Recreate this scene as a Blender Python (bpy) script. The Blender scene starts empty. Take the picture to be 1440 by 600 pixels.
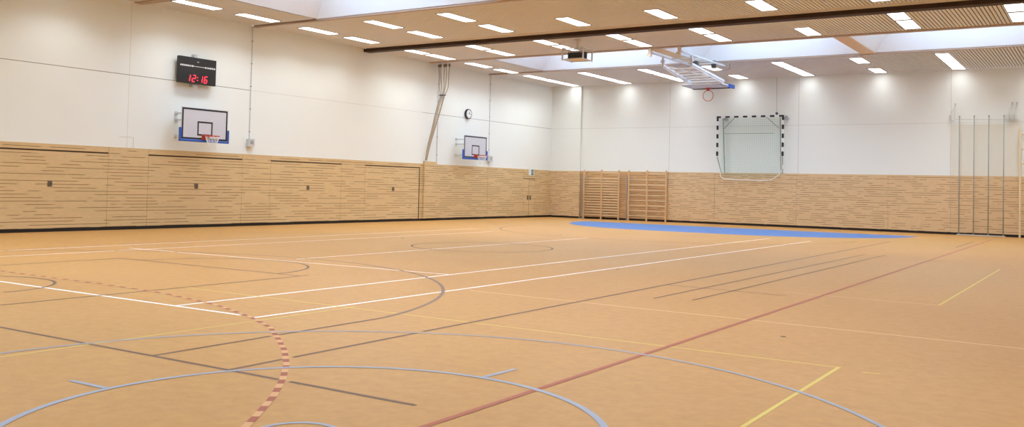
import bpy, math, random
from mathutils import Vector, Matrix
random.seed(7)
C = bpy.context.scene.collection
PI = math.pi

def srgb(r, g, b):
    f = lambda c: (c/255)/12.92 if c/255 <= .04045 else ((c/255+.055)/1.055)**2.4
    return (f(r), f(g), f(b), 1)

# ------------------------------------------------------------------ materials
def mat(name, col, rough=.5, metal=0., emit=None, es=0., spec=.5, noise=None):
    m = bpy.data.materials.new(name); m.use_nodes = True
    nt = m.node_tree; p = nt.nodes['Principled BSDF']
    p.inputs['Base Color'].default_value = col
    p.inputs['Roughness'].default_value = rough
    p.inputs['Metallic'].default_value = metal
    p.inputs['Specular IOR Level'].default_value = spec
    if emit:
        p.inputs['Emission Color'].default_value = emit
        p.inputs['Emission Strength'].default_value = es
    if noise:
        sc, amt = noise
        tc = nt.nodes.new('ShaderNodeTexCoord'); n = nt.nodes.new('ShaderNodeTexNoise')
        n.inputs['Scale'].default_value = sc; n.inputs['Detail'].default_value = 4
        nt.links.new(tc.outputs['Object'], n.inputs['Vector'])
        mr = nt.nodes.new('ShaderNodeMapRange')
        mr.inputs['To Min'].default_value = 1-amt; mr.inputs['To Max'].default_value = 1+amt
        nt.links.new(n.outputs['Fac'], mr.inputs['Value'])
        vm = nt.nodes.new('ShaderNodeVectorMath'); vm.operation = 'SCALE'
        vm.inputs[0].default_value = col[:3]
        nt.links.new(mr.outputs['Result'], vm.inputs['Scale'])
        nt.links.new(vm.outputs['Vector'], p.inputs['Base Color'])
    return m

def nd(nt, t, **k):
    n = nt.nodes.new(t)
    for a, b in k.items(): setattr(n, a, b)
    return n

def mth(nt, op, a, b=None, c=None):
    n = nd(nt, 'ShaderNodeMath', operation=op)
    for i, v in enumerate((a, b, c)):
        if v is None: continue
        if isinstance(v, (int, float)): n.inputs[i].default_value = v
        else: nt.links.new(v, n.inputs[i])
    return n.outputs[0]

def slit_wood(name, axis, base, dark, dens, sc=.62):
    """Horizontal wooden acoustic boards, 10 cm rows, with slits of irregular length between them."""
    m = bpy.data.materials.new(name); m.use_nodes = True
    nt = m.node_tree; p = nt.nodes['Principled BSDF']; L = nt.links.new
    tc = nd(nt, 'ShaderNodeTexCoord'); sp = nd(nt, 'ShaderNodeSeparateXYZ'); L(tc.outputs['Object'], sp.inputs[0])
    al = sp.outputs[axis]; z = sp.outputs['Z']
    rowf = mth(nt, 'DIVIDE', z, .0965)
    row = mth(nt, 'FLOOR', rowf); fr = mth(nt, 'FRACT', rowf)
    line = mth(nt, 'LESS_THAN', fr, .135)
    cv = nd(nt, 'ShaderNodeCombineXYZ')
    L(mth(nt, 'MULTIPLY', al, sc), cv.inputs[0]); L(mth(nt, 'MULTIPLY', row, 3.71), cv.inputs[1])
    n = nd(nt, 'ShaderNodeTexNoise'); n.inputs['Scale'].default_value = 1.; n.inputs['Detail'].default_value = 1.5
    L(cv.outputs[0], n.inputs['Vector'])
    on = nd(nt, 'ShaderNodeMapRange'); on.inputs['From Min'].default_value = dens; on.inputs['From Max'].default_value = dens+.035
    L(n.outputs['Fac'], on.inputs['Value'])
    slit = mth(nt, 'MULTIPLY', line, on.outputs['Result'])
    # board to board tone and grain
    wn = nd(nt, 'ShaderNodeTexWhiteNoise', noise_dimensions='2D')
    c2 = nd(nt, 'ShaderNodeCombineXYZ'); L(row, c2.inputs[0]); L(mth(nt, 'FLOOR', mth(nt, 'DIVIDE', al, 1.33)), c2.inputs[1]); L(c2.outputs[0], wn.inputs['Vector'])
    g = nd(nt, 'ShaderNodeTexNoise'); g.inputs['Scale'].default_value = 9.; g.inputs['Detail'].default_value = 4
    mp = nd(nt, 'ShaderNodeMapping'); mp.inputs['Scale'].default_value = (.5, .5, 5); L(tc.outputs['Object'], mp.inputs[0]); L(mp.outputs[0], g.inputs['Vector'])
    k = mth(nt, 'ADD', mth(nt, 'MULTIPLY', wn.outputs['Value'], .05), mth(nt, 'MULTIPLY', g.outputs['Fac'], .34))
    k = mth(nt, 'ADD', k, .80)
    vm = nd(nt, 'ShaderNodeVectorMath', operation='SCALE'); vm.inputs[0].default_value = base[:3]; L(k, vm.inputs['Scale'])
    mx = nd(nt, 'ShaderNodeMix', data_type='RGBA'); L(slit, mx.inputs['Factor']); L(vm.outputs[0], mx.inputs['A']); mx.inputs['B'].default_value = dark
    L(mx.outputs['Result'], p.inputs['Base Color'])
    bp = nd(nt, 'ShaderNodeBump', invert=True); bp.inputs['Strength'].default_value = .25; bp.inputs['Distance'].default_value = .01
    L(slit, bp.inputs['Height']); L(bp.outputs[0], p.inputs['Normal'])
    p.inputs['Roughness'].default_value = .55; p.inputs['Specular IOR Level'].default_value = .3
    return m

def floor_mat():
    m = bpy.data.materials.new('linoleum'); m.use_nodes = True
    nt = m.node_tree; p = nt.nodes['Principled BSDF']; L = nt.links.new
    tc = nd(nt, 'ShaderNodeTexCoord')
    a = nd(nt, 'ShaderNodeTexNoise'); a.inputs['Scale'].default_value = 7; a.inputs['Detail'].default_value = 7; a.inputs['Roughness'].default_value = .75
    b = nd(nt, 'ShaderNodeTexNoise'); b.inputs['Scale'].default_value = .35; b.inputs['Detail'].default_value = 3
    L(tc.outputs['Object'], a.inputs['Vector']); L(tc.outputs['Object'], b.inputs['Vector'])
    r = nd(nt, 'ShaderNodeValToRGB')
    r.color_ramp.elements[0].position = .3; r.color_ramp.elements[0].color = FLOOR_A
    r.color_ramp.elements[1].position = .7; r.color_ramp.elements[1].color = FLOOR_B
    L(mth(nt, 'ADD', mth(nt, 'MULTIPLY', a.outputs['Fac'], .75), mth(nt, 'MULTIPLY', b.outputs['Fac'], .25)), r.inputs[0])
    L(r.outputs[0], p.inputs['Base Color'])
    p.inputs['Roughness'].default_value = .45; p.inputs['Specular IOR Level'].default_value = .4
    return m

FLOOR_A = srgb(180, 129, 68); FLOOR_B = srgb(203, 151, 86)
M = dict(
    floor=floor_mat(),
    plaster=mat('white_plaster', srgb(238, 241, 238), .8, noise=(1.2, .015)),
    plaster_cream=mat('cream_board', srgb(230, 228, 217), .7),
    joint=mat('grey_joint', srgb(150, 145, 135), .8),
    joint_light=mat('pale_joint', srgb(212, 207, 198), .8),
    wood_left=slit_wood('slit_wood_left', 'Y', srgb(218, 189, 143), srgb(108, 70, 36), .46, .8),
    wood_back=slit_wood('slit_wood_back', 'X', srgb(222, 191, 149), srgb(118, 72, 38), .47, 1.7),
    wood_niche=slit_wood('slit_wood_niche', 'X', srgb(210, 170, 124), srgb(104, 64, 34), .42, 1.2),
    gap=mat('dark_gap', srgb(70, 44, 24), .8),
    base=mat('black_skirting', srgb(24, 16, 13), .6),
    slat=mat('ceiling_board', srgb(229, 225, 221), .6, noise=(2., .04)),
    backing=mat('ceiling_backing', srgb(40, 32, 27), .9),
    fascia=mat('ceiling_fascia', srgb(218, 206, 194), .55),
    edge=mat('opening_edge', srgb(184, 160, 142), .55),
    glulam=mat('glulam', srgb(232, 200, 158), .5, noise=(3., .06)),
    track=mat('dark_track', srgb(58, 36, 24), .7),
    shaft=mat('shaft_white', srgb(236, 236, 238), .8),
    lampface=mat('lamp_diffuser', (1, 1, 1, 1), .4, emit=(.93, .975, 1, 1), es=3.2),
    lampbody=mat('lamp_housing', srgb(128, 114, 102), .5),
    white=mat('white_paint', srgb(238, 238, 240), .45),
    board=mat('backboard_white', srgb(214, 214, 222), .35),
    black=mat('black_paint', srgb(28, 27, 30), .5),
    blue=mat('blue_padding', srgb(50, 96, 190), .5),
    red=mat('orange_red_steel', srgb(206, 80, 56), .4),
    steel=mat('galvanised_steel', srgb(176, 180, 186), .4, .6),
    polepaint=mat('pole_paint', srgb(164, 164, 160), .5),
    greypaint=mat('grey_paint', srgb(206, 206, 206), .5),
    goalsteel=mat('goal_steel', srgb(116, 140, 132), .5),
    darksteel=mat('dark_steel', srgb(84, 86, 88), .5, .3),
    rungwood=mat('beech', srgb(222, 184, 138), .5, noise=(6., .05)),
    rungpale=mat('pale_beech', srgb(232, 210, 172), .5),
    rope=mat('hemp_rope', srgb(176, 160, 142), .85, noise=(20., .12)),
    netgreen=mat('green_net', srgb(132, 196, 170), .8),
    netwhite=mat('white_net', srgb(240, 240, 238), .8),
    cabinet=mat('scoreboard_black', srgb(34, 34, 36), .45),
    led=mat('red_digits', (1, .02, .05, 1), .5, emit=(1, .03, .06, 1), es=1.8),
    clockface=mat('clock_face', srgb(240, 240, 240), .4),
    lw=mat('line_white', srgb(255, 250, 248), .5),
    lpk=mat('line_pink', srgb(214, 160, 108), .5),
    lb=mat('line_brown', srgb(112, 78, 56), .5),
    lg=mat('line_grey_brown', srgb(132, 104, 86), .5),
    lr=mat('line_red', srgb(172, 88, 62), .5),
    lrd=mat('line_dark_red', srgb(160, 78, 54), .5),
    ly=mat('line_yellow', srgb(218, 192, 96), .5),
    lyf=mat('line_pale_yellow', srgb(232, 196, 140), .5),
    lbl=mat('line_blue', srgb(158, 160, 172), .5),
    area=mat('blue_area', srgb(70, 116, 178), .5, noise=(3., .04)),
    green=mat('sign_green', srgb(20, 110, 90), .5),
    brass=mat('brass_lid', srgb(120, 92, 62), .4, .5),
    lock=mat('lock_plate', srgb(120, 104, 88), .5, .3),
)
def pane_mat():
    m = bpy.data.materials.new('skylight_glass'); m.use_nodes = True; nt = m.node_tree
    for n in list(nt.nodes): nt.nodes.remove(n)
    o = nd(nt, 'ShaderNodeOutputMaterial'); t = nd(nt, 'ShaderNodeBsdfTransparent'); g = nd(nt, 'ShaderNodeBsdfGlossy'); x = nd(nt, 'ShaderNodeMixShader')
    t.inputs[0].default_value = (.92, .96, 1, 1); g.inputs['Roughness'].default_value = .05; x.inputs[0].default_value = .06
    nt.links.new(t.outputs[0], x.inputs[1]); nt.links.new(g.outputs[0], x.inputs[2]); nt.links.new(x.outputs[0], o.inputs[0])
    return m
M['pane'] = pane_mat()

# ------------------------------------------------------------------ mesh builder
class MB:
    def __init__(s): s.v = []; s.f = []; s.m = []; s.cur = 0
    def quad(s, a, b, c, d):
        i = len(s.v); s.v += [tuple(a), tuple(b), tuple(c), tuple(d)]; s.f.append((i, i+1, i+2, i+3)); s.m.append(s.cur)
    def box(s, x0, x1, y0, y1, z0, z1):
        x0, x1 = sorted((x0, x1)); y0, y1 = sorted((y0, y1)); z0, z1 = sorted((z0, z1))
        i = len(s.v)
        s.v += [(x0, y0, z0), (x1, y0, z0), (x1, y1, z0), (x0, y1, z0), (x0, y0, z1), (x1, y0, z1), (x1, y1, z1), (x0, y1, z1)]
        for q in ((0, 3, 2, 1), (4, 5, 6, 7), (0, 1, 5, 4), (1, 2, 6, 5), (2, 3, 7, 6), (3, 0, 4, 7)):
            s.f.append(tuple(i+k for k in q)); s.m.append(s.cur)
        return s
    def tube(s, pts, r, n=8, closed=False, r2=None):
        pts = [Vector(p) for p in pts]; i0 = len(s.v); N = len(pts); prev = None
        for k, p in enumerate(pts):
            if closed: d = pts[(k+1) % N]-pts[k-1]
            else: d = pts[min(k+1, N-1)]-pts[max(k-1, 0)]
            d.normalize()
            if prev is None:
                u = d.cross(Vector((0, 0, 1)))
                if u.length < .05: u = d.cross(Vector((1, 0, 0)))
            else: u = prev-d*prev.dot(d)
            u.normalize(); prev = u; w = d.cross(u)
            rr = r if r2 is None else r+(r2-r)*k/(N-1)
            for j in range(n):
                a = 2*PI*j/n+PI/n; s.v.append(tuple(p+(u*math.cos(a)+w*math.sin(a))*rr))
        for k in range(N if closed else N-1):
            k2 = (k+1) % N
            for j in range(n):
                j2 = (j+1) % n
                s.f.append((i0+k*n+j, i0+k*n+j2, i0+k2*n+j2, i0+k2*n+j)); s.m.append(s.cur)
        if not closed:
            s.f.append(tuple(i0+j for j in range(n))[::-1]); s.f.append(tuple(i0+(N-1)*n+j for j in range(n))); s.m += [s.cur]*2
        return s
    def beam(s, a, b, r): return s.tube([a, b], r*1.414, 4)
    def build(s, name, m, parent=None, bevel=0, smooth=False, loc=None):
        me = bpy.data.meshes.new(name); off = Vector(loc) if loc else Vector((0, 0, 0))
        me.from_pydata([tuple(Vector(v)-off) for v in s.v], [], s.f)
        for mm in (m if isinstance(m, list) else [m]): me.materials.append(M[mm])
        if isinstance(m, list): me.polygons.foreach_set('material_index', s.m)
        if smooth: me.polygons.foreach_set('use_smooth', [True]*len(me.polygons))
        me.update()
        o = bpy.data.objects.new(name, me); C.objects.link(o)
        if loc: o.location = off
        if parent:
            o.parent = parent
            if parent.type == 'EMPTY' and not loc: o.location = -world(parent)
        if bevel:
            b = o.modifiers.new('bevel', 'BEVEL'); b.width = bevel; b.segments = 2; b.limit_method = 'ANGLE'
        return o

def world(o):
    v = Vector(o.location); p = o.parent
    while p: v += Vector(p.location); p = p.parent
    return v
def sub(mb, name, m, parent, bevel=0, smooth=False):
    """a sub-part: coordinates are given in the world, the parent may itself be offset"""
    o = mb.build(name, m, None, bevel, smooth); o.parent = parent; o.location = -world(parent); return o
def tag(o, label, cat, group=None):
    o['label'] = label; o['category'] = cat
    if group: o['group'] = group
    return o
def thing(name, label, cat, loc, group=None):
    o = bpy.data.objects.new(name, None); o.empty_display_size = .1; C.objects.link(o); o.location = loc
    return tag(o, label, cat, group)
def struct(mb, name, m, parent=None, label=None, bevel=0):
    o = mb.build(name, m, parent, bevel)
    if not parent: o['kind'] = 'structure'
    if label: o['label'] = label
    return o
def B(*a): return MB().box(*a)

W, Ln, H = 27.0, -48.0, 7.04          # width (X), near end (Y), ceiling height
HW, HS = 2.5, 4.77                    # top of the wooden cladding, joint in the plaster

# ------------------------------------------------------------------ floor and its markings
fl = struct(B(-.3, W+.3, Ln-.3, .3, -.2, 0), 'floor', 'floor')
lev = [0]
def mark(name, m, label, *mbs):
    mb = MB()
    for q in mbs: q(mb)
    o = mb.build(name, m, fl); o['label'] = label; return o
def zz(): lev[0] += 1; return .0006+.00006*lev[0]
def seg(x0, y0, x1, y1, w=.05):
    z = zz()
    def f(mb):
        d = Vector((x1-x0, y1-y0, 0)); d.normalize(); n = Vector((-d.y, d.x, 0))*w/2
        a, b = Vector((x0, y0, z)), Vector((x1, y1, z)); mb.quad(a-n, b-n, b+n, a+n)
    return f
def arc(cx, cy, r, a0, a1, w=.05, n=96):
    z = zz()
    def f(mb):
        for k in range(n):
            A, Bn = math.radians(a0+(a1-a0)*k/n), math.radians(a0+(a1-a0)*(k+1)/n)
            P = lambda a, q: (cx+q*math.cos(a), cy+q*math.sin(a), z)
            mb.quad(P(A, r-w/2), P(A, r+w/2), P(Bn, r+w/2), P(Bn, r-w/2))
    return f
def dashes(path, on, off, w):
    z = zz()
    def f(mb):
        # path: list of points, walked by arc length
        d = 0.; k = 0; P = [Vector((a, b, z)) for a, b in path]
        L = [0.]
        for a, b in zip(P, P[1:]): L.append(L[-1]+(b-a).length)
        def at(s):
            for i in range(len(L)-1):
                if L[i+1] >= s: return P[i].lerp(P[i+1], (s-L[i])/(L[i+1]-L[i])), (P[i+1]-P[i]).normalized()
            return P[-1], (P[-1]-P[-2]).normalized()
        while d+on < L[-1]:
            a, t = at(d); b, t2 = at(d+on); n = Vector((-t.y, t.x, 0))*w/2; n2 = Vector((-t2.y, t2.x, 0))*w/2
            mb.quad(a-n, b-n2, b+n2, a+n); d += on+off
    return f
# blue filled goal area in front of the back wall
def goal_area(mb):
    z = .0004; gy = -3.7; pts = []
    for k in range(25): a = PI+PI/2*k/24; pts.append((10.1+6*math.cos(a), gy+6*math.sin(a), z))
    for k in range(25): a = 1.5*PI+PI/2*k/24; pts.append((13.1+6*math.cos(a), gy+6*math.sin(a), z))
    i = len(mb.v); mb.v += pts; mb.f.append(tuple(range(i, i+len(pts)))); mb.m.append(0)
mark('goal_area', 'area', 'solid blue goal area on the floor before the back wall', goal_area)
# white volleyball lines
mark('court_line', 'lw', 'white court lines', seg(17.0, -35.95, 17.0, -11.6), seg(15.5, -35.9, 15.46, -11.1), seg(4, -35.88, 16.72, -35.87),
     seg(6.7, -30.4, 15.45, -30.0, .045), seg(11.3, -29.7, 11.27, -16.9, .045), seg(7.2, -34, 7.2, -16.3, .045), seg(5.85, -33, 5.6, -14.9, .045))
mark('court_line', 'lyf', 'pale thin court lines', seg(17.2, -31.8, 24.8, -32.05, .035), seg(21.0, -28.35, 23.34, -28.41, .025))
mark('court_line', 'ly', 'yellow court lines', seg(13.9, -34.5, 23.36, -34.5, .03), seg(23.34, -34.5, 23.34, -43, .035), seg(17.22, -40.5, 17.2, -34.4, .028),
     seg(23.34, -28.4, 23.39, -19.7, .035), seg(23.57, -34.6, 23.72, -34.58, .03))
# brown basketball court
def ellarc(n=60):
    return arc(11.6, -36.05, 6.62, 10.2, 169.8, .055, n)
mark('court_line', 'lb', 'dark brown baseline and sidelines', seg(3.5, -38.14, 17.1, -38.13), seg(17.2, -38.13, 19.78, -38.12), seg(19.90, -38.12, 21.2, -38.12), seg(19.17, -38.1, 19.16, -37.5), seg(19.16, -37.37, 19.14, -35.5), seg(19.13, -35.41, 19.08, -9.2), seg(18.15, -38.12, 18.13, -36.69), seg(18.13, -36.58, 18.13, -34.9), seg(5.05, -38.12, 5.07, -34.9))
mark('court_line', 'lg', 'grey brown three point arc', ellarc())
mark('court_line', 'lb', 'brown free throw lane and circles', seg(13.97, -38.1, 13.86, -31.9), seg(8.95, -38.1, 8.95, -32.15), seg(8.95, -32.15, 13.86, -32.1),
     arc(11.45, -32.12, 1.85, 0, 180, .05, 48), arc(11.45, -36.55, 1.3, 0, 180, .05, 40))
mark('court_line', 'lb', 'brown centre circle', arc(11.6, -23.35, 1.85, 0, 360, .05, 72))
mark('court_line', 'lb', 'far brown three point arc', arc(11.6, -10.5, 6.62, 180, 360, .045, 96), seg(19.1, -28.72, 21.2, -28.85, .04), seg(21.37, -11, 21.34, -6.2, .04),
     seg(19.77, -30.7, 19.93, -17.1, .035), seg(20.3, -30.5, 20.41, -17, .035))
# handball sideline and dashed nine metre line
mark('court_line', 'lr', 'long red sideline', seg(21.6, -46, 21.7, -3.8, .055))
pth = [(9.0, -35.1), (9.87, -35.06), (10.88, -35.06), (12.6, -35.06), (13.64, -35.1), (14.49, -35.18), (15.9, -35.5), (17.03, -35.95), (17.7, -36.3), (18.3, -36.75), (18.85, -37.18), (19.37, -37.65), (19.8, -38.1), (20.19, -38.56), (20.56, -39.07), (20.85, -39.5)]
def ribbon(path, w):
    z = zz()
    def f(mb):
        for (a, b), (c, d) in zip(path, path[1:]):
            t = Vector((c-a, d-b, 0)).normalized(); n = Vector((-t.y, t.x, 0))*w/2
            mb.quad(Vector((a, b, z))-n, Vector((c, d, z))-n, Vector((c, d, z))+n, Vector((a, b, z))+n)
    return f
mark('dashed_line', 'lpk', 'faint pink band under the red dashes', ribbon(pth, .055))
mark('dashed_line', 'lrd', 'curved dashed red line', dashes(pth, .15, .15, .055))
# pale blue concentric circles near the camera
mark('court_line', 'lbl', 'pale blue circles with short ticks', arc(21, -38.98, 1.97, 0, 360, .055), arc(21, -39.0, 3.95, 0, 360, .045, 140), arc(21.08, -39.2, .28, 0, 360, .04, 32),
     seg(21.02, -37.0, 21.04, -36.52, .05), seg(18.56, -39.17, 19.02, -39.16, .05), seg(23.0, -39, 23.45, -39, .05))
for x, y in ((17.16, -26.61), (7.83, -22.06), (9.95, -10.93), (9.77, -16.02), (2.43, -5.79), (22.38, -33.01)):
    mb = MB(); mb.tube([(x, y, 0), (x, y, .004)], .03, 16); mb.build('floor_socket', 'brass', fl)

# ------------------------------------------------------------------ walls
wl = struct(B(-.3, 0, Ln, .3, 0, H+.02), 'wall_left', 'plaster')
wb = struct(B(0, W, 0, .3, 0, H+.02), 'wall_back', 'plaster')
wr = struct(B(W, W+.3, Ln, .3, 0, H+.02), 'wall_right', 'plaster')
wn = struct(B(0, W, Ln-.3, Ln, 0, H+.02), 'wall_near', 'plaster')
struct(B(0, 1.8, -.13, 0, 0, H), 'pilaster', 'plaster', wb)
# cladding on the left wall, panel by panel
YS = [-48, -41.8, -40.3, -36.7, -35.3, -31.7, -30.28, -26.57, -25.18, -21.41, -20.11, -16.43, -15.06, -11.5, -10.35, -6.2, -2.9, -.13]
doors = {(-30.28, -26.57): 1, (-25.18, -21.41): 2, (-20.11, -16.43): 3, (-15.06, -11.5): 4}
for a, b in zip(YS, YS[1:]):
    if (a, b) in doors:
        n = doors[(a, b)]
        d = struct(B(0, .025, a+.006, b-.006, .1, 2.30), 'door_%d' % n, 'wood_left', None, 'tall wooden up and over door in the slotted cladding')
        top = struct(B(0, .025, a+.006, b-.006, 2.345, HW), 'wood_cladding', 'wood_left', wl)
        B(0, .012, a, b, 2.30, 2.345).build('door_gap', 'gap', d)
        if n == 4: B(0, .03, b-.05, b+.0, .1, 2.34).build('door_gap', 'gap', d)
        yc = {1: -28.39, 2: -23.34, 3: -18.24, 4: -13.28}[n]
        lp = B(.025, .04, yc-.07, yc+.07, 1.29, 1.45).build('lock_plate', 'lock', d, .004)
        mb = MB(); mb.tube([(.04, yc+.01, 1.37), (.075, yc+.01, 1.37)], .02, 12); mb.build('handle', 'darksteel', lp)
    else:
        y1 = b-.006 if b != -.13 else b
        if (a, b) == (-2.9, -.13):
            B(0, .025, a+.006, y1, 2.03, HW).build('wood_cladding', 'wood_left', wl)
            B(0, .025, -1.75, y1, .1, 2.03).build('wood_cladding', 'wood_left', wl)
        else: B(0, .025, a+.006, y1, .1, HW).build('wood_cladding', 'wood_left', wl)
# exit double door
d5 = struct(B(0, .024, -2.894, -2.36, .1, 2.0), 'door_5', 'wood_left', None, 'wooden double exit door in the cladding near the corner')
B(0, .024, -2.335, -1.756, .1, 2.0).build('door_leaf', 'wood_left', d5)
B(0, .012, -3.0, -1.75, 2.0, 2.032).build('door_gap', 'gap', d5); B(0, .014, -2.36, -2.335, .1, 2.0).build('door_gap', 'gap', d5)
for y in (-2.47, -2.22): B(.024, .05, y-.07, y+.06, .93, 1.14).build('lock_plate', 'lock', d5, .004)
# raised wooden casing where the ropes are tied
cs = struct(B(.025, .12, -11.28, -10.42, .1, 2.62), 'wood_casing', 'wood_left', wl)
# back wall cladding
XS = [1.8, 6.83, 9.25, 13.24, 17.26, 19.78, 23.3, 27]
B(0.025, 1.8, -.155, -.13, .1, HW).build('wood_cladding', 'wood_back', wb)
for a, b in zip(XS, XS[1:]):
    B(a+.006, b-.006, -.025, 0, .1, HW).build('wood_cladding', 'wood_niche' if a == 1.8 else 'wood_back', wb)
B(1.8, 1.82, -.155, 0, .1, HW).build('cladding_return', 'wood_back', wb)
B(0, W, Ln, Ln+.025, .1, HW).build('wood_cladding', 'wood_back', wn)
B(W-.025, W, Ln, 0, .1, HW).build('wood_cladding', 'wood_left', wr)
# skirting
struct(B(0, .012, Ln, 0, 0, .1), 'baseboard_left', 'base')
mb = B(.012, 1.8, -.142, -.13, 0, .1); mb.box(1.8, W, -.012, 0, 0, .1); struct(mb, 'baseboard_back', 'base')
struct(B(W-.012, W, Ln, 0, 0, .1), 'baseboard_right', 'base')
struct(B(0, W, Ln, Ln+.012, 0, .1), 'baseboard_near', 'base')
# joints in the plaster
B(0, .003, Ln, -21.14, HS-.009, HS+.009).build('joint', 'joint', wl)
B(0, .003, -21.14, -11.4, HS-.006, HS+.006).build('joint', 'joint_light', wl)
B(0, .003, -11.4, -.13, HS-.008, HS+.008).build('joint', 'joint', wl)
B(1.8, W, -.003, 0, HS-.007, HS+.007).build('joint', 'joint_light', wb)
B(0, 1.8, -.133, -.13, HS-.007, HS+.007).build('joint', 'joint_light', wb)
B(0, .003, -25.954, -25.946, HW, H).build('joint', 'joint_light', wl)
for x in (6.83, 13.28, 19.76): B(x-.01, x+.01, -.003, 0, HW, H).build('joint', 'joint_light', wb)
# small hatch outline above the cladding
mb = MB()
for q in ((-26.22, -25.72, 2.835, 2.85), (-25.735, -25.72, HW, 2.85)): mb.box(0, .004, *q)
mb.build('hatch_frame', 'joint_light', wl)
# cream board behind the climbing poles
B(19.79, 22.42, -.02, 0, HW, 4.7).build('cream_panel', 'plaster_cream', wb)
# strip between wood and plaster
B(0, .03, Ln, -.13, HW, HW+.012).build('capping', 'rungwood', wl)
B(1.8, W, -.03, 0, HW, HW+.012).build('capping', 'rungwood', wb)

# ------------------------------------------------------------------ ceiling
SOL = [(0, -6.3), (-10.75, -21.1), (-25.6, -36.1), (-40.6, Ln)]
SKY = [(-6.3, -10.75), (-21.1, -25.6), (-36.1, -40.6)]
BAYS = [(3.1, 10.42), (10.95, 17.4), (17.9, 24.4)]
mb = MB()
for a, b in SOL: mb.box(0, W, a, b, H+.03, H+.25)
for a, b in SKY:
    mb.box(0, 3.1, a, b, H+.03, H+.25); mb.box(24.4, W, a, b, H+.03, H+.25)
ce = struct(mb, 'ceiling', 'backing')
BEAMS = (-15.35, -30.3, -45.2)
mb = MB(); nx = int(W/.11)
for k in range(nx):
    x0 = k*.11+.0135; x1 = (k+1)*.11-.0135
    spans = [(0, -6.15), (-11.0, -14.95), (-15.83, -20.98), (-25.72, -29.9), (-30.75, -36.0), (-40.75, -44.8), (-45.7, Ln)]
    for a, b in spans: mb.box(x0, x1, a, b, H, H+.02)
    if x1 < 3.1 or x0 > 24.4:
        for a, b in SKY: mb.box(x0, x1, a-.15, b+.15, H, H+.02)
mb.build('slat_boards', 'slat', ce)
mb = MB()
for y in BEAMS: mb.box(0, W, y-.48, y-.03, H-.004, H+.03)
mb.build('fascia_board', 'fascia', ce)
mb = MB()
for a, b in SKY:
    mb.box(0, W, a+.15, a+.0, H-.035, H+.03); mb.box(0, W, b-.28, b, H-.03, H+.03)
mb.build('opening_edge', 'edge', ce)
mb = MB()
for y in BEAMS: mb.box(0.02, W-.02, y, y+.38, H-.13, H)
mb.build('curtain_track', 'track', ce, .01)
# glulam beams dividing the skylights
for a, b in SKY:
    for x0, x1 in ((10.42, 10.95), (17.4, 17.9)):
        struct(B(x0, x1, a, b, H-.01, H+.6), 'trim_1', 'glulam', None, 'orange timber beam crossing the skylight opening')
# skylight shafts
n = 0
for a, b in SKY:
    for x0, x1 in BAYS:
        n += 1; za, zb = H+.03, 8.5; i, j = 1.05, .45
        A = [(x0, a, za), (x1, a, za), (x1, b, za), (x0, b, za)]
        T = [(x0+i, a-j, zb), (x1-i, a-j, zb), (x1-i, b+j, zb), (x0+i, b+j, zb)]
        mb = MB()
        for k in range(4): mb.quad(A[k], A[(k+1) % 4], T[(k+1) % 4], T[k])
        w = struct(mb, 'window_%d' % n, 'shaft', None, 'white flared skylight shaft over the sports hall')
        s = w.modifiers.new('thick', 'SOLIDIFY'); s.thickness = .05; s.offset = 0
        g = MB(); g.box(x0+i-.05, x1-i+.05, b+j-.05, a-j+.05, zb+.02, zb+.03); g.build('pane', 'pane', w)
        g = MB()
        for q in range(1, 4):
            xx = x0+i+(x1-x0-2*i)*q/4; g.box(xx-.03, xx+.03, b+j, a-j, zb-.03, zb+.02)
        g.build('glazing_bar', 'white', w)
        L = bpy.data.lights.new('skylight_portal', 'AREA'); L.shape = 'RECTANGLE'; L.size = x1-x0-2*i; L.size_y = a-b-2*j
        L.cycles.is_portal = True
        lo = bpy.data.objects.new('skylight_portal', L); C.objects.link(lo); lo.location = ((x0+x1)/2, (a+b)/2, zb+.06)

# ------------------------------------------------------------------ ceiling lights
COLX = [1.5, 4.56, 7.66, 10.7, 13.8, 16.95, 20.1, 23.2]
ORD = ['first', 'second', 'third', 'fourth', 'fifth', 'sixth', 'seventh', 'eighth']
LAMP_W = 27.
def lamp_mesh():
    b = MB(); b.box(-.26, -.24, -.82, .82, -.01, 0); b.box(.24, .26, -.82, .82, -.01, 0); b.box(-.24, .24, -.82, -.79, -.01, 0); b.box(-.24, .24, .79, .82, -.01, 0)
    f = MB(); f.box(-.24, .24, -.79, .79, -.005, 0)
    return b, f
bmb, fmb = lamp_mesh()
LD = bpy.data.lights.new('lamp_light', 'AREA'); LD.shape = 'RECTANGLE'; LD.size = .46; LD.size_y = 1.56
LD.energy = LAMP_W; LD.color = (.84, .94, .985); LD.spread = math.radians(128)
LD2 = LD.copy(); LD2.energy = LAMP_W*.28
proto = None
def lamp(x, yc, label, group, ln=1.64, soft=False):
    global proto
    if proto is None:
        r = thing('ceiling_light', label, 'ceiling light', (x, yc, H), group)
        a = bmb.build('housing', 'lampbody'); f = fmb.build('diffuser', 'lampface')
        l = bpy.data.objects.new('lamp_light', LD); C.objects.link(l); l.location = (0, 0, -.03)
        for q in (a, f, l): q.parent = r
        proto = r
    else:
        r = proto.copy(); C.objects.link(r); r.location = (x, yc, H)
        for ch in list(proto.children):
            c = ch.copy(); C.objects.link(c); c.parent = r
        tag(r, label, 'ceiling light', group)
    r.scale = (1, ln/1.64, 1)
    if soft:
        for c in r.children:
            if c.type == 'LIGHT': c.data = LD2
    return r
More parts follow.
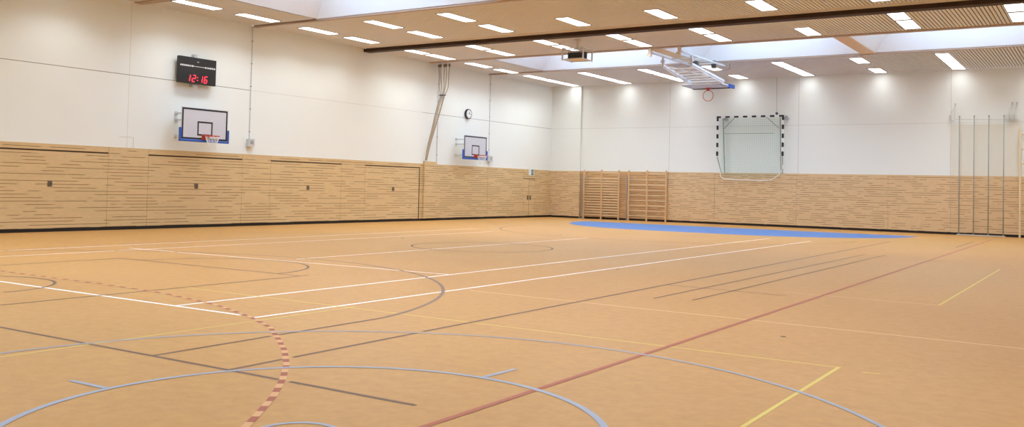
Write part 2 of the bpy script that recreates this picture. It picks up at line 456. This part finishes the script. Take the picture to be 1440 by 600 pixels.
for k, x in enumerate(COLX):
    o = ORD[k]
    z = 'along the back wall'
    full = k not in (3, 5)
    lamp(x, -4.45, 'glowing ceiling panel %s, nearest of row, %s column from left wall' % (z, o), 'lights by the back wall', 1.68)
    if full: lamp(x, -2.67, 'glowing ceiling panel %s, middle of three, %s column from left wall' % (z, o), 'lights by the back wall', 1.68)
    lamp(x, -1.0, 'glowing ceiling panel %s, touching the wall, %s column from left wall' % (z, o), 'lights by the back wall', 1.62, True)
    if k != 5: lamp(x, -13.95, 'glowing ceiling panel behind the dark beam, nearer of pair, %s column from left wall' % o, 'lights between beam and far skylight', 1.66)
    lamp(x, -12.14, 'glowing ceiling panel behind the dark beam, farther of pair, %s column from left wall' % o, 'lights between beam and far skylight', 1.66)
    if k < 3: lamp(x, -19.4, 'glowing ceiling panel before the dark beam, nearer of pair, %s column from left wall' % o, 'lights before the beam')
    lamp(x, -17.1, 'glowing ceiling panel before the dark beam, nearest to it, %s column from left wall' % o, 'lights before the beam')
    for y in (-28.4, -32.2, -34.6, -43.2): lamp(x, y, 'glowing ceiling panel over the near part of the hall', 'lights over the near hall')
lamp(COLX[0], -9.3, 'glowing ceiling panel between far skylight and left wall, nearer of two', 'lights beside the skylights', 1.74)
lamp(COLX[0], -7.0, 'glowing ceiling panel between far skylight and left wall, farther of two', 'lights beside the skylights', 1.7)
lamp(COLX[0], -24.68, 'glowing ceiling panel between near skylight and left wall, cut by photo edge', 'lights beside the skylights')
lamp(COLX[0], -22.24, 'glowing ceiling panel between near skylight and left wall, farther of two', 'lights beside the skylights')
for y in (-37.4, -39.6): lamp(COLX[0], y, 'glowing ceiling panel over the near part of the hall', 'lights over the near hall')
for y in (-7, -9.3, -22.2, -24.7, -37.4, -39.6): lamp(25.6, y, 'glowing ceiling panel over the near part of the hall', 'lights over the near hall')

# ------------------------------------------------------------------ wall mounted basketball boards
def hoop_board(yc, label):
    s = .7
    r = thing('basketball_board', label, 'basketball hoop', (0, yc, 2.9))
    z0, z1 = 2.86, 3.9; y0, y1 = yc-.92, yc+.92
    bd = B(s-.03, s, y0, y1, z0, z1).build('backboard', 'board', r, .006)
    mb = MB(); e = s+.003; w = .055; m = .02
    for q in ((y0+m, y1-m, z1-m-w, z1-m), (y0+m, y1-m, z0+m, z0+m+w), (y0+m, y0+m+w, z0+m+w, z1-m-w), (y1-m-w, y1-m, z0+m+w, z1-m-w),
              (yc-.3, yc+.3, 3.42, 3.47), (yc-.3, yc+.3, 3.01, 3.06), (yc-.3, yc-.25, 3.06, 3.42), (yc+.25, yc+.3, 3.06, 3.42)): mb.box(s, e, *q)
    sub(mb, 'black_outline', 'black', bd)
    p = B(s-.06, s+.035, y0-.05, y1+.05, z0-.06, z0+.012)
    p.box(s-.06, s+.035, y0-.05, y0+.012, z0+.012, z0+.38); p.box(s-.06, s+.035, y1-.012, y1+.05, z0+.012, z0+.38)
    p.build('blue_padding', 'blue', r, .012)
    # steel arms back to the wall
    for yy in (yc-.6, yc+.6):
        mb = MB()
        for zz_ in (3.72, 3.5, 2.98): mb.beam((.02, yy, zz_), (s-.03, yy, zz_), .022)
        mb.beam((s-.05, yy, 2.95), (s-.05, yy, 3.76), .022); [mb.box(.002, .03, yy-.05, yy+.05, q-.06, q+.06) for q in (3.72, 3.5, 2.98)]
        mb.build('wall_bracket', 'greypaint', r)
    mb = MB(); mb.beam((s-.05, yc-.65, 3.72), (s-.05, yc+.65, 3.72), .022); mb.beam((s-.05, yc-.65, 3.0), (s-.05, yc+.65, 3.0), .022)
    mb.build('crossbar', 'greypaint', r)
    cx, cz = s+.38, 3.0
    mb = MB(); mb.tube([(cx+.225*math.cos(2*PI*k/32), yc+.225*math.sin(2*PI*k/32), cz) for k in range(32)], .013, 8, True)
    mb.box(s, s+.02, yc-.12, yc+.12, cz-.14, cz+.04); mb.box(s+.02, s+.17, yc-.1, yc+.1, cz-.02, cz+.01)
    for q in (-.1, .1): mb.quad((s+.02, yc+q, cz-.13), (s+.16, yc+q, cz-.02), (s+.16, yc+q, cz), (s+.02, yc+q, cz))
    mb.build('rim', 'red', r, 0, False)
    mb = MB(); N = 12
    R = lambda t: .225-.11*min(1, t*1.3)
    for k in range(N):
        for sg in (-1, 1):
            mb.tube([(cx+R(t/6)*math.cos(2*PI*(k+sg*t/4)/N), yc+R(t/6)*math.sin(2*PI*(k+sg*t/4)/N), cz-.01-.42*t/6) for t in range(7)], .006, 4)
    mb.build('net', 'netwhite', r)
    return r
hoop_board(-23.6, 'white basketball board with blue padding below the digital scoreboard')
hoop_board(-8.25, 'white basketball board with blue padding below the round wall clock')

# ------------------------------------------------------------------ scoreboard
sb = thing('scoreboard', 'black electronic scoreboard on the left wall showing 12:16 in red digits', 'scoreboard', (0, -23.6, 4.7))
y0, y1, z0, z1, xf = -24.34, -22.86, 4.72, 5.58, .25
B(.13, xf, y0, y1, z0, z1).build('cabinet', 'cabinet', sb, .012)
mb = MB()
SEG = {'1': 'bc', '2': 'abged', '6': 'afgedc'}
def digit(mb, ch, cy, cz, h=.21, t=.026):
    w = h*.5; sl = .012
    P = {'a': (0, 1), 'b': (1, .5), 'c': (1, -.5), 'd': (0, -1), 'e': (-1, -.5), 'f': (-1, .5), 'g': (0, 0)}
    for c in SEG[ch]:
        px, pz = P[c]; yy = cy+px*w/2; z_ = cz+pz*h/2; sh = sl*pz*2
        if c in 'adg': mb.box(xf, xf+.006, yy-w/2+.005+sh, yy+w/2-.005+sh, z_-t/2, z_+t/2)
        else: mb.box(xf, xf+.006, yy-t/2+sh, yy+t/2+sh, z_-h/4+.006, z_+h/4-.006)
for ch, cy in (('1', -23.98), ('2', -23.77), ('1', -23.49), ('6', -23.3)): digit(mb, ch, cy+.02, 4.89)
for dz in (.05, -.05): mb.box(xf, xf+.006, -23.62, -23.59, 4.89+dz-.012, 4.89+dz+.012)
mb.build('red_digits', 'led', sb)
mb = MB(); mb.box(xf, xf+.004, y0+.04, y1-.04, 5.285, 5.295)
random.seed(3); y = y0+.05
while y < y1-.1:
    w = random.uniform(.02, .06)
    mb.box(xf, xf+.004, y, y+w, 5.262, 5.318) if (y < y0+.55 or y > y1-.5) else mb.box(xf, xf+.004, y, y+w, 5.28, 5.30)
    y += w+.03
mb.box(xf, xf+.004, -23.64, -23.57, 5.43, 5.45); mb.build('white_lettering', 'white', sb)
for yy in (-24.0, -23.2):
    for z_ in (4.82, 5.42): B(0, .13, yy-.03, yy+.03, z_, z_+.08).build('wall_bracket', 'greypaint', sb)
B(0, .16, -23.68, -23.56, z1, z1+.12).build('mounting_plate', 'greypaint', sb); B(0, .16, -23.72, -23.52, z0-.1, z0).build('mounting_plate', 'greypaint', sb)

# ------------------------------------------------------------------ wall clock
ck = thing('wall_clock', 'round black rimmed wall clock with white face on the left wall', 'clock', (0, -8.0, 4.96))
cy, cz = -8.0, 4.96
mb = MB(); mb.tube([(0, cy, cz), (.1, cy, cz)], .235, 32); mb.build('case', 'black', ck)
mb = MB(); mb.tube([(.09, cy, cz), (.104, cy, cz)], .2, 32); f = mb.build('face', 'clockface', ck)
mb = MB()
for k in range(12):
    a = k*PI/6; mb.beam((.107, cy+.16*math.sin(a), cz+.16*math.cos(a)), (.107, cy+.19*math.sin(a), cz+.19*math.cos(a)), .006)
sub(mb, 'hour_marks', 'black', f)
mb = MB(); a = .13; mb.beam((.11, cy, cz), (.11, cy+.1*math.sin(a), cz+.1*math.cos(a)), .009); mb.build('hour_hand', 'black', ck)
mb = MB(); a = PI/2+.1; mb.beam((.113, cy, cz), (.113, cy+.15*math.sin(a), cz+.15*math.cos(a)), .007); mb.build('minute_hand', 'black', ck)

# ------------------------------------------------------------------ conduits with boxes
def conduit(yc, zb, ztop, label, box=None, r=.012):
    t = thing('cable_conduit', label, 'conduit', (0, yc, zb))
    mb = MB(); mb.beam((.015, yc, zb), (.015, yc, ztop), r); mb.build('tube', 'greypaint', t)
    mb = MB()
    k = zb+.4
    while k < ztop: mb.box(0, .035, yc-.022, yc+.022, k, k+.02); k += .8
    mb.build('clip', 'darksteel', t)
    if box:
        b = B(0, .16, yc-.13, yc+.13, box-.14, box+.14).build('switch_box', 'greypaint', t, .01)
        sub(B(.16, .17, yc-.06, yc+.06, box-.05, box+.07), 'cover', 'steel', b)
conduit(-21.14, 2.9, H-.02, 'thin vertical conduit ending in a grey box right of the first board', 2.92)
conduit(-10.3, HW+.03, 6.9, 'thin vertical conduit running down beside the tied ropes')
conduit(-6.14, 2.95, H-.02, 'thin vertical conduit with small box right of the second board', 2.92)

# ------------------------------------------------------------------ gathered climbing ropes
tops = [(.26, -10.62), (.40, -10.68), (.56, -10.62), (.70, -10.68), (.84, -10.62)]
for k, (x, y) in enumerate(tops):
    t = thing('climbing_rope', 'pale brown climbing rope in the gathered bundle at the left wall', 'rope', (x, y, 6.9), 'ropes gathered at the left wall')
    off = (k-2)*.035
    u = .035*math.sin(k*2.4+1)
    pts = [(x, y, 6.85), (.55+off*3.8+u, y+.02, 6.4), (.56+off*2.6-u, -10.62+off, 5.95), (.53+off*1.4, -10.66, 5.55), (.42+off*1.7+u*.6, -10.76+off*.6, 5.0), (.27+off*.8, -10.95+off*.5, 4.0), (.16+off*.5, -11.13+off*.6, 3.2), (.12+off*.2, -11.2+off*.4, 2.66)]
    P = []
    for a, b in zip(pts, pts[1:]):
        for q in range(4): P.append(Vector(a).lerp(Vector(b), q/4))
    P.append(Vector(pts[-1]))
    for q in range(3):
        P = [P[0]]+[(P[i-1]+P[i]*2+P[i+1])/4 for i in range(1, len(P)-1)]+[P[-1]]
    mb = MB(); mb.tube(P, .018, 8); mb.build('rope', 'rope', t, 0, True)
    mb = MB(); mb.box(x-.03, x+.03, y-.03, y+.03, 6.84, 6.96); mb.tube([(x, y, 6.95), (x, y, H-.03)], .012, 6); mb.build('trolley', 'lock', t)
rs = B(.40, .68, -10.76, -10.6, 5.56, 5.6); tag(rs.build('rope_strap', 'darksteel', None, .01), 'dark strap tied round the gathered climbing ropes', 'strap')

# ------------------------------------------------------------------ loudspeaker in a protective cage
cg = thing('ceiling_loudspeaker', 'black slatted loudspeaker in a pale steel cage hanging on a pole', 'loudspeaker', (9.08, -13.85, 6.28))
x0, x1, y0, y1, z0, z1 = 8.65, 9.5, -14.2, -13.5, 6.28, 6.68
for x in (x0, x1):
    for y in (y0, y1): mb = MB(); mb.beam((x, y, z0-.03), (x, y, z1+.02), .022); mb.build('cage_post', 'greypaint', cg)
mb = MB()
for z in (z0, z1):
    mb.beam((x0, y0, z), (x1, y0, z), .014); mb.beam((x0, y1, z), (x1, y1, z), .014); mb.beam((x0, y0, z), (x0, y1, z), .014); mb.beam((x1, y0, z), (x1, y1, z), .014)
mb.beam((x0, (y0+y1)/2, z1), (x1, (y0+y1)/2, z1), .014); mb.beam((9.075, y0, z1), (9.075, y1, z1), .014)
mb.build('cage_frame', 'greypaint', cg)
mb = MB(); mb.tube([(9.08, -13.85, z1-.02), (9.08, -13.85, H+.0)], .045, 12); mb.box(8.98, 9.18, -13.95, -13.75, H-.03, H-.001); mb.build('hanging_pole', 'fascia', cg)
bx = B(8.8, 9.35, -14.07, -13.63, z0+.05, z0+.25).build('speaker_box', 'black', cg, .008)
mb = MB()
for k in range(8):
    xx = 8.83+k*.068; mb.box(xx, xx+.018, -14.1, -14.07, z0+.05, z0+.3)
for k in range(6):
    yy = -14.03+k*.07; mb.box(9.35, 9.38, yy, yy+.018, z0+.05, z0+.3)
sub(mb, 'fins', 'darksteel', bx)
B(8.74, 9.41, -14.13, -13.57, z0, z0+.04).build('bottom_plate', 'rungpale', cg, .005)

# ------------------------------------------------------------------ ceiling mounted folding basketball unit
cu = thing('ceiling_basketball_unit', 'grey steel ceiling basketball frame folded up under the far skylight', 'basketball hoop', (11.3, -9, H))
XL, XR = 10.69, 11.88
for x in (XL, XR):
    mb = MB(); mb.box(x-.05, x+.05, -11.08, -10.96, 6.68, H-.03); mb.box(x-.12, x-.05, -11.06, -10.98, 6.72, 6.8); mb.build('ceiling_bracket', 'fascia', cu)
    mb = MB(); mb.beam((x, -11.02, 6.86), (x, -6.0, 6.86), .035); mb.box(x-.05, x+.05, -6.2, -6.05, 6.83, H-.03); mb.build('support_rail', 'greypaint', cu)
    mb = MB(); mb.beam((x, -9.8, 6.86), (x, -9.8, 6.42), .035); mb.box(x-.07, x+.07, -9.87, -9.73, 6.6, 6.7); mb.build('pivot_post', 'greypaint', cu)
    xe = x+.1 if x == XL else x+.35
    mb = MB(); mb.beam((x, -9.8, 6.5), (xe, -7.2, 6.1), .045); mb.beam((x, -9.8, 6.42), (xe, -7.3, 6.02), .02); mb.build('swing_arm', 'white', cu)
mb = MB()
for t in (.22, .4, .55, .7, .84, .97):
    y = -9.8+2.6*t; z = 6.5-.4*t
    mb.beam((XL+.1*t, y, z), (XR+.35*t, y, z), .022)
mb.beam((XL, -9.8, 6.5), (XR+.3, -7.6, 6.16), .015); mb.beam((XR, -9.8, 6.5), (XL+.1, -7.6, 6.16), .015)
mb.build('cross_braces', 'white', cu)
for y in (-7.2, -8.1, -9.0): mb = MB(); mb.beam((XL, y, 6.86), (XR, y, 6.86), .026); mb.build('tie_bar', 'greypaint', cu)

mb = MB(); mb.box(11.65, 11.8, -7.1, -6.9, 6.68, 6.98); mb.build('winch', 'darksteel', cu)
mb = MB(); mb.box(11.3, 11.5, -8.3, -8.1, 6.66, 6.83); mb.build('motor', 'darksteel', cu)
mb = MB(); mb.tube([(11.72, -7, 6.7), (12.0, -6.6, 6.62), (12.2, -6.4, 6.7), (12.16, -6.3, 6.95)], .012, 6); mb.build('cable', 'darksteel', cu)
BZ = 5.96; bx0, bx1, by0, by1 = 10.45, 12.2, -7.35, -6.0
bd = B(bx0, bx1, by0, by1, BZ, BZ+.03).build('backboard', 'board', cu, .005)
mb = MB(); w = .055
for q in ((bx0+.02, bx1-.02, by0+.02, by0+.02+w), (bx0+.02, bx1-.02, by1-.02-w, by1-.02), (bx0+.02, bx0+.02+w, by0+.075, by1-.075), (bx1-.02-w, bx1-.02, by0+.075, by1-.075)):
    mb.box(q[0], q[1], q[2], q[3], BZ-.004, BZ)
sub(mb, 'black_outline', 'black', bd)
mb = MB(); mb.box(bx0-.02, bx1+.02, by1, by1+.02, BZ-.03, BZ+.05); mb.build('edge_strip', 'black', cu)
mb = MB(); mb.box(bx1-.02, bx1+.08, by0+.85, by1+.03, BZ-.05, BZ+.1); mb.build('blue_padding', 'blue', cu, .01)
for x in (XL+.1, XR+.3):
    mb = MB(); mb.beam((x-.05, -7.2, 6.1), (x-.05, -6.9, BZ+.02), .03); mb.beam((x-.05, -7.25, BZ+.05), (x-.05, -6.2, BZ+.05), .025); mb.build('board_frame', 'white', cu)
rx, ry, rz = 11.2, -6.2, 5.66
mb = MB(); mb.tube([(rx+.225*math.cos(2*PI*k/32), ry, rz-.03+.225*math.sin(2*PI*k/32)) for k in range(32)], .014, 8, True)
mb.box(rx-.12, rx+.12, ry-.04, ry+.06, BZ-.03, BZ); mb.box(rx-.07, rx+.07, ry-.02, ry+.02, BZ-.12, BZ-.03)
mb.build('rim', 'red', cu)

# ------------------------------------------------------------------ wall bars
def wall_bars(px, zs, label, tubex, top_half):
    y = -.3
    t = thing('wall_bars', label, 'wall bars', (px[1], y, 0), 'wall bars by the corner')
    for k, x in enumerate(px):
        mb = MB(); mb.box(x-.028, x+.028, y-.05, y+.05, 0, 2.58); mb.build('post', 'rungwood', t, .006)
    for z in zs:
        mb = MB(); mb.tube([(px[0], y-.02, z), (px[2], y-.02, z)], .021, 10); mb.build('rung', 'rungpale', t, 0, True)
    mb = MB(); mb.tube([(px[1], y-.03, top_half), (px[2], y-.03, top_half)], .021, 10); mb.build('rung', 'rungpale', t, 0, True)
    mb = MB(); mb.tube([(tubex, -.2, .02), (tubex, -.2, 2.2)], .03, 10); mb.box(tubex-.03, px[0], -.22, -.18, 2.1, 2.16); mb.box(tubex-.03, px[0], -.22, -.18, .3, .36)
    mb.box(tubex-.04, tubex+.04, -.2, -.026, .55, .63); mb.box(tubex-.05, tubex+.05, -.26, -.15, 0, .02)
    mb.build('hinge_tube', 'steel', t)
    for x in (px[0], px[2]): B(x-.02, x+.02, y+.05, -.026, 2.2, 2.26).build('wall_bracket', 'greypaint', t)
wall_bars((2.17, 3.2, 4.2), [.22+.136*k for k in range(15)], 'closely rung wooden wall bars nearest the room corner', 2.0, 2.42)
wall_bars((4.77, 5.78, 6.82), [.26+.262*k for k in range(8)], 'widely rung wooden wall bars next to the corner ones', 4.62, 2.40)

# ------------------------------------------------------------------ handball goal hung on the back wall
hg = thing('handball_goal', 'black and white striped handball goal hung high on back wall', 'goal', (11.06, -.3, 2.2))
gx0, gx1, gt, gb, gy = 9.43, 12.69, 5.24, 3.28, -.34
mb = MB(); k = 0; nst = 15; wst = (gx1-gx0)/nst
for k in range(nst):
    mb.cur = 1 if k % 2 == 0 else 0
    mb.box(gx0+k*wst, gx0+(k+1)*wst, gy-.04, gy+.04, gt-.08, gt)
mb.build('crossbar', ['white', 'black'], hg)
for x in (gx0, gx1-.08):
    mb = MB(); z = gt-.08; k = 0; stp = [.16]+[.21]*8
    for h_ in stp:
        mb.cur = 1 if k % 2 == 0 else 0
        mb.box(x, x+.08, gy-.04, gy+.04, z-h_, z); z -= h_; k += 1
    mb.build('post', ['white', 'black'], hg)
mb = MB()
for x, xi in ((gx0+.26, gx0+.38), (gx1-.22, gx1-.14)):
    mb.beam((x, -.2, gt-.1), (xi, -.2, 2.5), .014)
mb.beam((gx0+.3, -.2, 4.4), (gx1-.5, -.2, 4.4), .008)
mb.beam((gx0+.04, gy, gb), (gx0+.22, -.2, 2.5), .014); mb.beam((gx1-.04, gy, gb), (gx1-.06, -.2, 2.5), .014)
mb.build('rear_frame', 'goalsteel', hg)
for a, b in (((gx0+.85, -.24, gt-.08), (gx0+.3, -.22, 4.62)), ((gx1-.85, -.24, gt-.08), (gx1-.25, -.22, 4.62))):
    mb = MB(); mb.beam(a, b, .011); mb.build('diagonal_stay', 'goalsteel', hg)
for x in (gx0+.38, gx1+.07):
    mb = MB(); mb.box(x-.08, x+.08, -.3, 0, gt-.2, gt-.1); mb.box(x-.03, x+.03, -.28, 0, gt-.1, gt-.02); mb.build('wall_hook', 'steel', hg, .01)
mb = MB(); rnd = random.Random(5)
zt, zb = gt-.09, 2.3; nv, nh = 32, 30
def nx_(u, z):
    f = (zt-z)/(zt-zb); ins = .05+(.32*max(0, f-.62)/.38)
    return gx0+ins+u*(gx1-gx0-2*ins)
def ny_(u, z): return -.24+.03*math.sin(u*9+z*2)
for k in range(nv+1):
    u = k/nv; mb.tube([(nx_(u, zt+(zb-zt)*q/10), ny_(u, zt+(zb-zt)*q/10), zt+(zb-zt)*q/10-(.03*math.sin(u*PI) if q == 10 else 0)) for q in range(11)], .003, 4)
for k in range(nh+1):
    z = zt+(zb-zt)*k/nh; mb.tube([(nx_(q/10, z), ny_(q/10, z), z-.03*math.sin(q/10*PI)*k/nh) for q in range(11)], .003, 4)
mb.build('net', 'netgreen', hg)
mb = MB(); P = [(gx0+.05, -.27, 3.28), (gx0+.08, -.27, 2.95), (gx0+.18, -.27, 2.6), (gx0+.2, -.27, 2.34), (gx0+.36, -.27, 2.2), (gx0+1.6, -.27, 2.17), (gx1-.75, -.27, 2.17), (gx1-.5, -.27, 2.24), (gx1-.2, -.27, 2.45), (gx1-.05, -.27, 2.75), (gx1-.03, -.27, 3.1)]
mb.tube(P, .02, 6); mb.build('edge_rope', 'netwhite', hg)
hc = thing('hoist_cable', 'thin white hoist cable from ceiling to the handball goal', 'cable', (12.34, -.3, gt))
mb = MB(); mb.beam((12.34, -.3, gt+.14), (12.32, -.3, H-.02), .008); mb.build('cable', 'steel', hc)
mb = MB(); mb.tube([(12.34, -.34, gt+.08), (12.34, -.26, gt+.08)], .06, 14); mb.beam((12.34, -.3, gt), (12.34, -.3, gt+.06), .012); mb.build('pulley', 'darksteel', hc)

# ------------------------------------------------------------------ climbing poles and ladder
cp = thing('climbing_pole_frame', 'four grey vertical climbing poles in a steel frame on back wall', 'climbing poles', (21, -.3, 0))
PX = (20.13, 20.69, 21.24, 21.8)
for x in PX:
    mb = MB(); mb.tube([(x, -.3, .02), (x, -.3, 4.98)], .021, 10); mb.tube([(x, -.3, 4.98), (x, -.3, 5.05)], .03, 8); mb.build('pole', 'polepaint', cp, 0, True)
mb = MB(); mb.beam((19.98, -.3, 4.9), (21.95, -.3, 4.84), .012); mb.build('top_rail', 'greypaint', cp)
mb = MB(); mb.beam((20.05, -.3, .03), (21.87, -.3, .03), .018)
for x in PX: mb.box(x-.05, x+.05, -.34, -.26, 0, .05)
mb.build('bottom_rail', 'greypaint', cp)
for x, dx in ((19.72, .2), (21.93, .15), (22.15, .1)):
    mb = MB(); mb.box(x-.03, x+.03, -.16, -.004, 4.86, 5.08); mb.box(x-.03, x+.2, -.12, -.07, 4.83, 4.86)
    mb.build('wall_bracket', 'greypaint', cp, .005)
    mb = MB(); mb.beam((x, -.1, 5.06), (x+dx, -.03, 5.5), .008); mb.box(x+dx-.025, x+dx+.03, -.07, -.003, 5.48, 5.6); mb.beam((x+dx+.01, -.05, 5.5), (x+dx, -.2, 4.86), .006)
    mb.build('stay_rod', 'greypaint', cp)
cl = thing('climbing_ladder', 'pale wooden climbing ladder beside the climbing poles at right', 'ladder', (22.9, -.3, 0))
for x in (22.4, 23.4): B(x-.035, x+.035, -.35, -.26, 0, 4.46).build('post', 'rungpale', cl, .006)
for k in range(7):
    mb = MB(); mb.tube([(22.42, -.3, .62+.6*k), (23.38, -.3, .62+.6*k)], .022, 10); mb.build('rung', 'rungpale', cl, 0, True)
for x in (22.4, 23.4): B(x-.03, x+.03, -.26, -.03, 4.1, 4.16).build('wall_bracket', 'steel', cl)

# ------------------------------------------------------------------ exit sign
es = thing('exit_sign', 'small white exit sign with green running figure above double door', 'sign', (.03, -2.17, 2.22))
B(.026, .05, -2.44, -1.9, 2.2, 2.52).build('plate', 'white', es, .004)
mb = MB(); mb.box(.05, .053, -2.2, -1.94, 2.22, 2.5); gp = mb.build('green_panel', 'green', es)
mb = MB(); mb.box(.053, .056, -2.0, -1.96, 2.24, 2.46)
mb.tube([(.0545, -2.1, 2.44), (.057, -2.1, 2.44)], .022, 10); mb.beam((.055, -2.11, 2.42), (.055, -2.13, 2.34), .012); mb.beam((.055, -2.13, 2.34), (.055, -2.08, 2.29), .008); mb.beam((.055, -2.13, 2.34), (.055, -2.17, 2.27), .008); mb.beam((.055, -2.16, 2.4), (.055, -2.07, 2.38), .007)
sub(mb, 'running_figure', 'white', gp)

# ------------------------------------------------------------------ world, camera, colour
w = bpy.data.worlds.new('sky'); bpy.context.scene.world = w; w.use_nodes = True
bg = w.node_tree.nodes['Background']; bg.inputs[0].default_value = (.62, .8, 1, 1); bg.inputs[1].default_value = 5.5
f_, ppy, pt, yw, rl, cx_, cy_, h_ = 1302.7143, 219.9553, 1.8216, 32.8124, -1.3662, 25.4572, 43.505, 1.62
a, t, r = map(math.radians, (yw, pt, rl))
fw = Vector((-math.sin(a), math.cos(a), 0)); rt = Vector((math.cos(a), math.sin(a), 0)); up = Vector((0, 0, 1))
f2 = fw*math.cos(t)+up*math.sin(t); u2 = up*math.cos(t)-fw*math.sin(t)
r3 = rt*math.cos(r)-u2*math.sin(r); u3 = u2*math.cos(r)+rt*math.sin(r)
cd = bpy.data.cameras.new('camera'); co = bpy.data.objects.new('camera', cd); C.objects.link(co)
cd.sensor_fit = 'HORIZONTAL'; cd.sensor_width = 36; cd.lens = f_/1440*36; cd.shift_y = -(300-ppy)/1440; cd.clip_end = 200; cd.clip_start = .05
mtx = Matrix((r3, u3, -f2)).transposed().to_4x4(); mtx.translation = Vector((cx_, -cy_, h_)); co.matrix_world = mtx
sc = bpy.context.scene; sc.camera = co
sc.view_settings.view_transform = 'Standard'; sc.view_settings.look = 'None'; sc.view_settings.gamma = 1
sc.view_settings.use_curve_mapping = False; sc.view_settings.exposure = 0.24
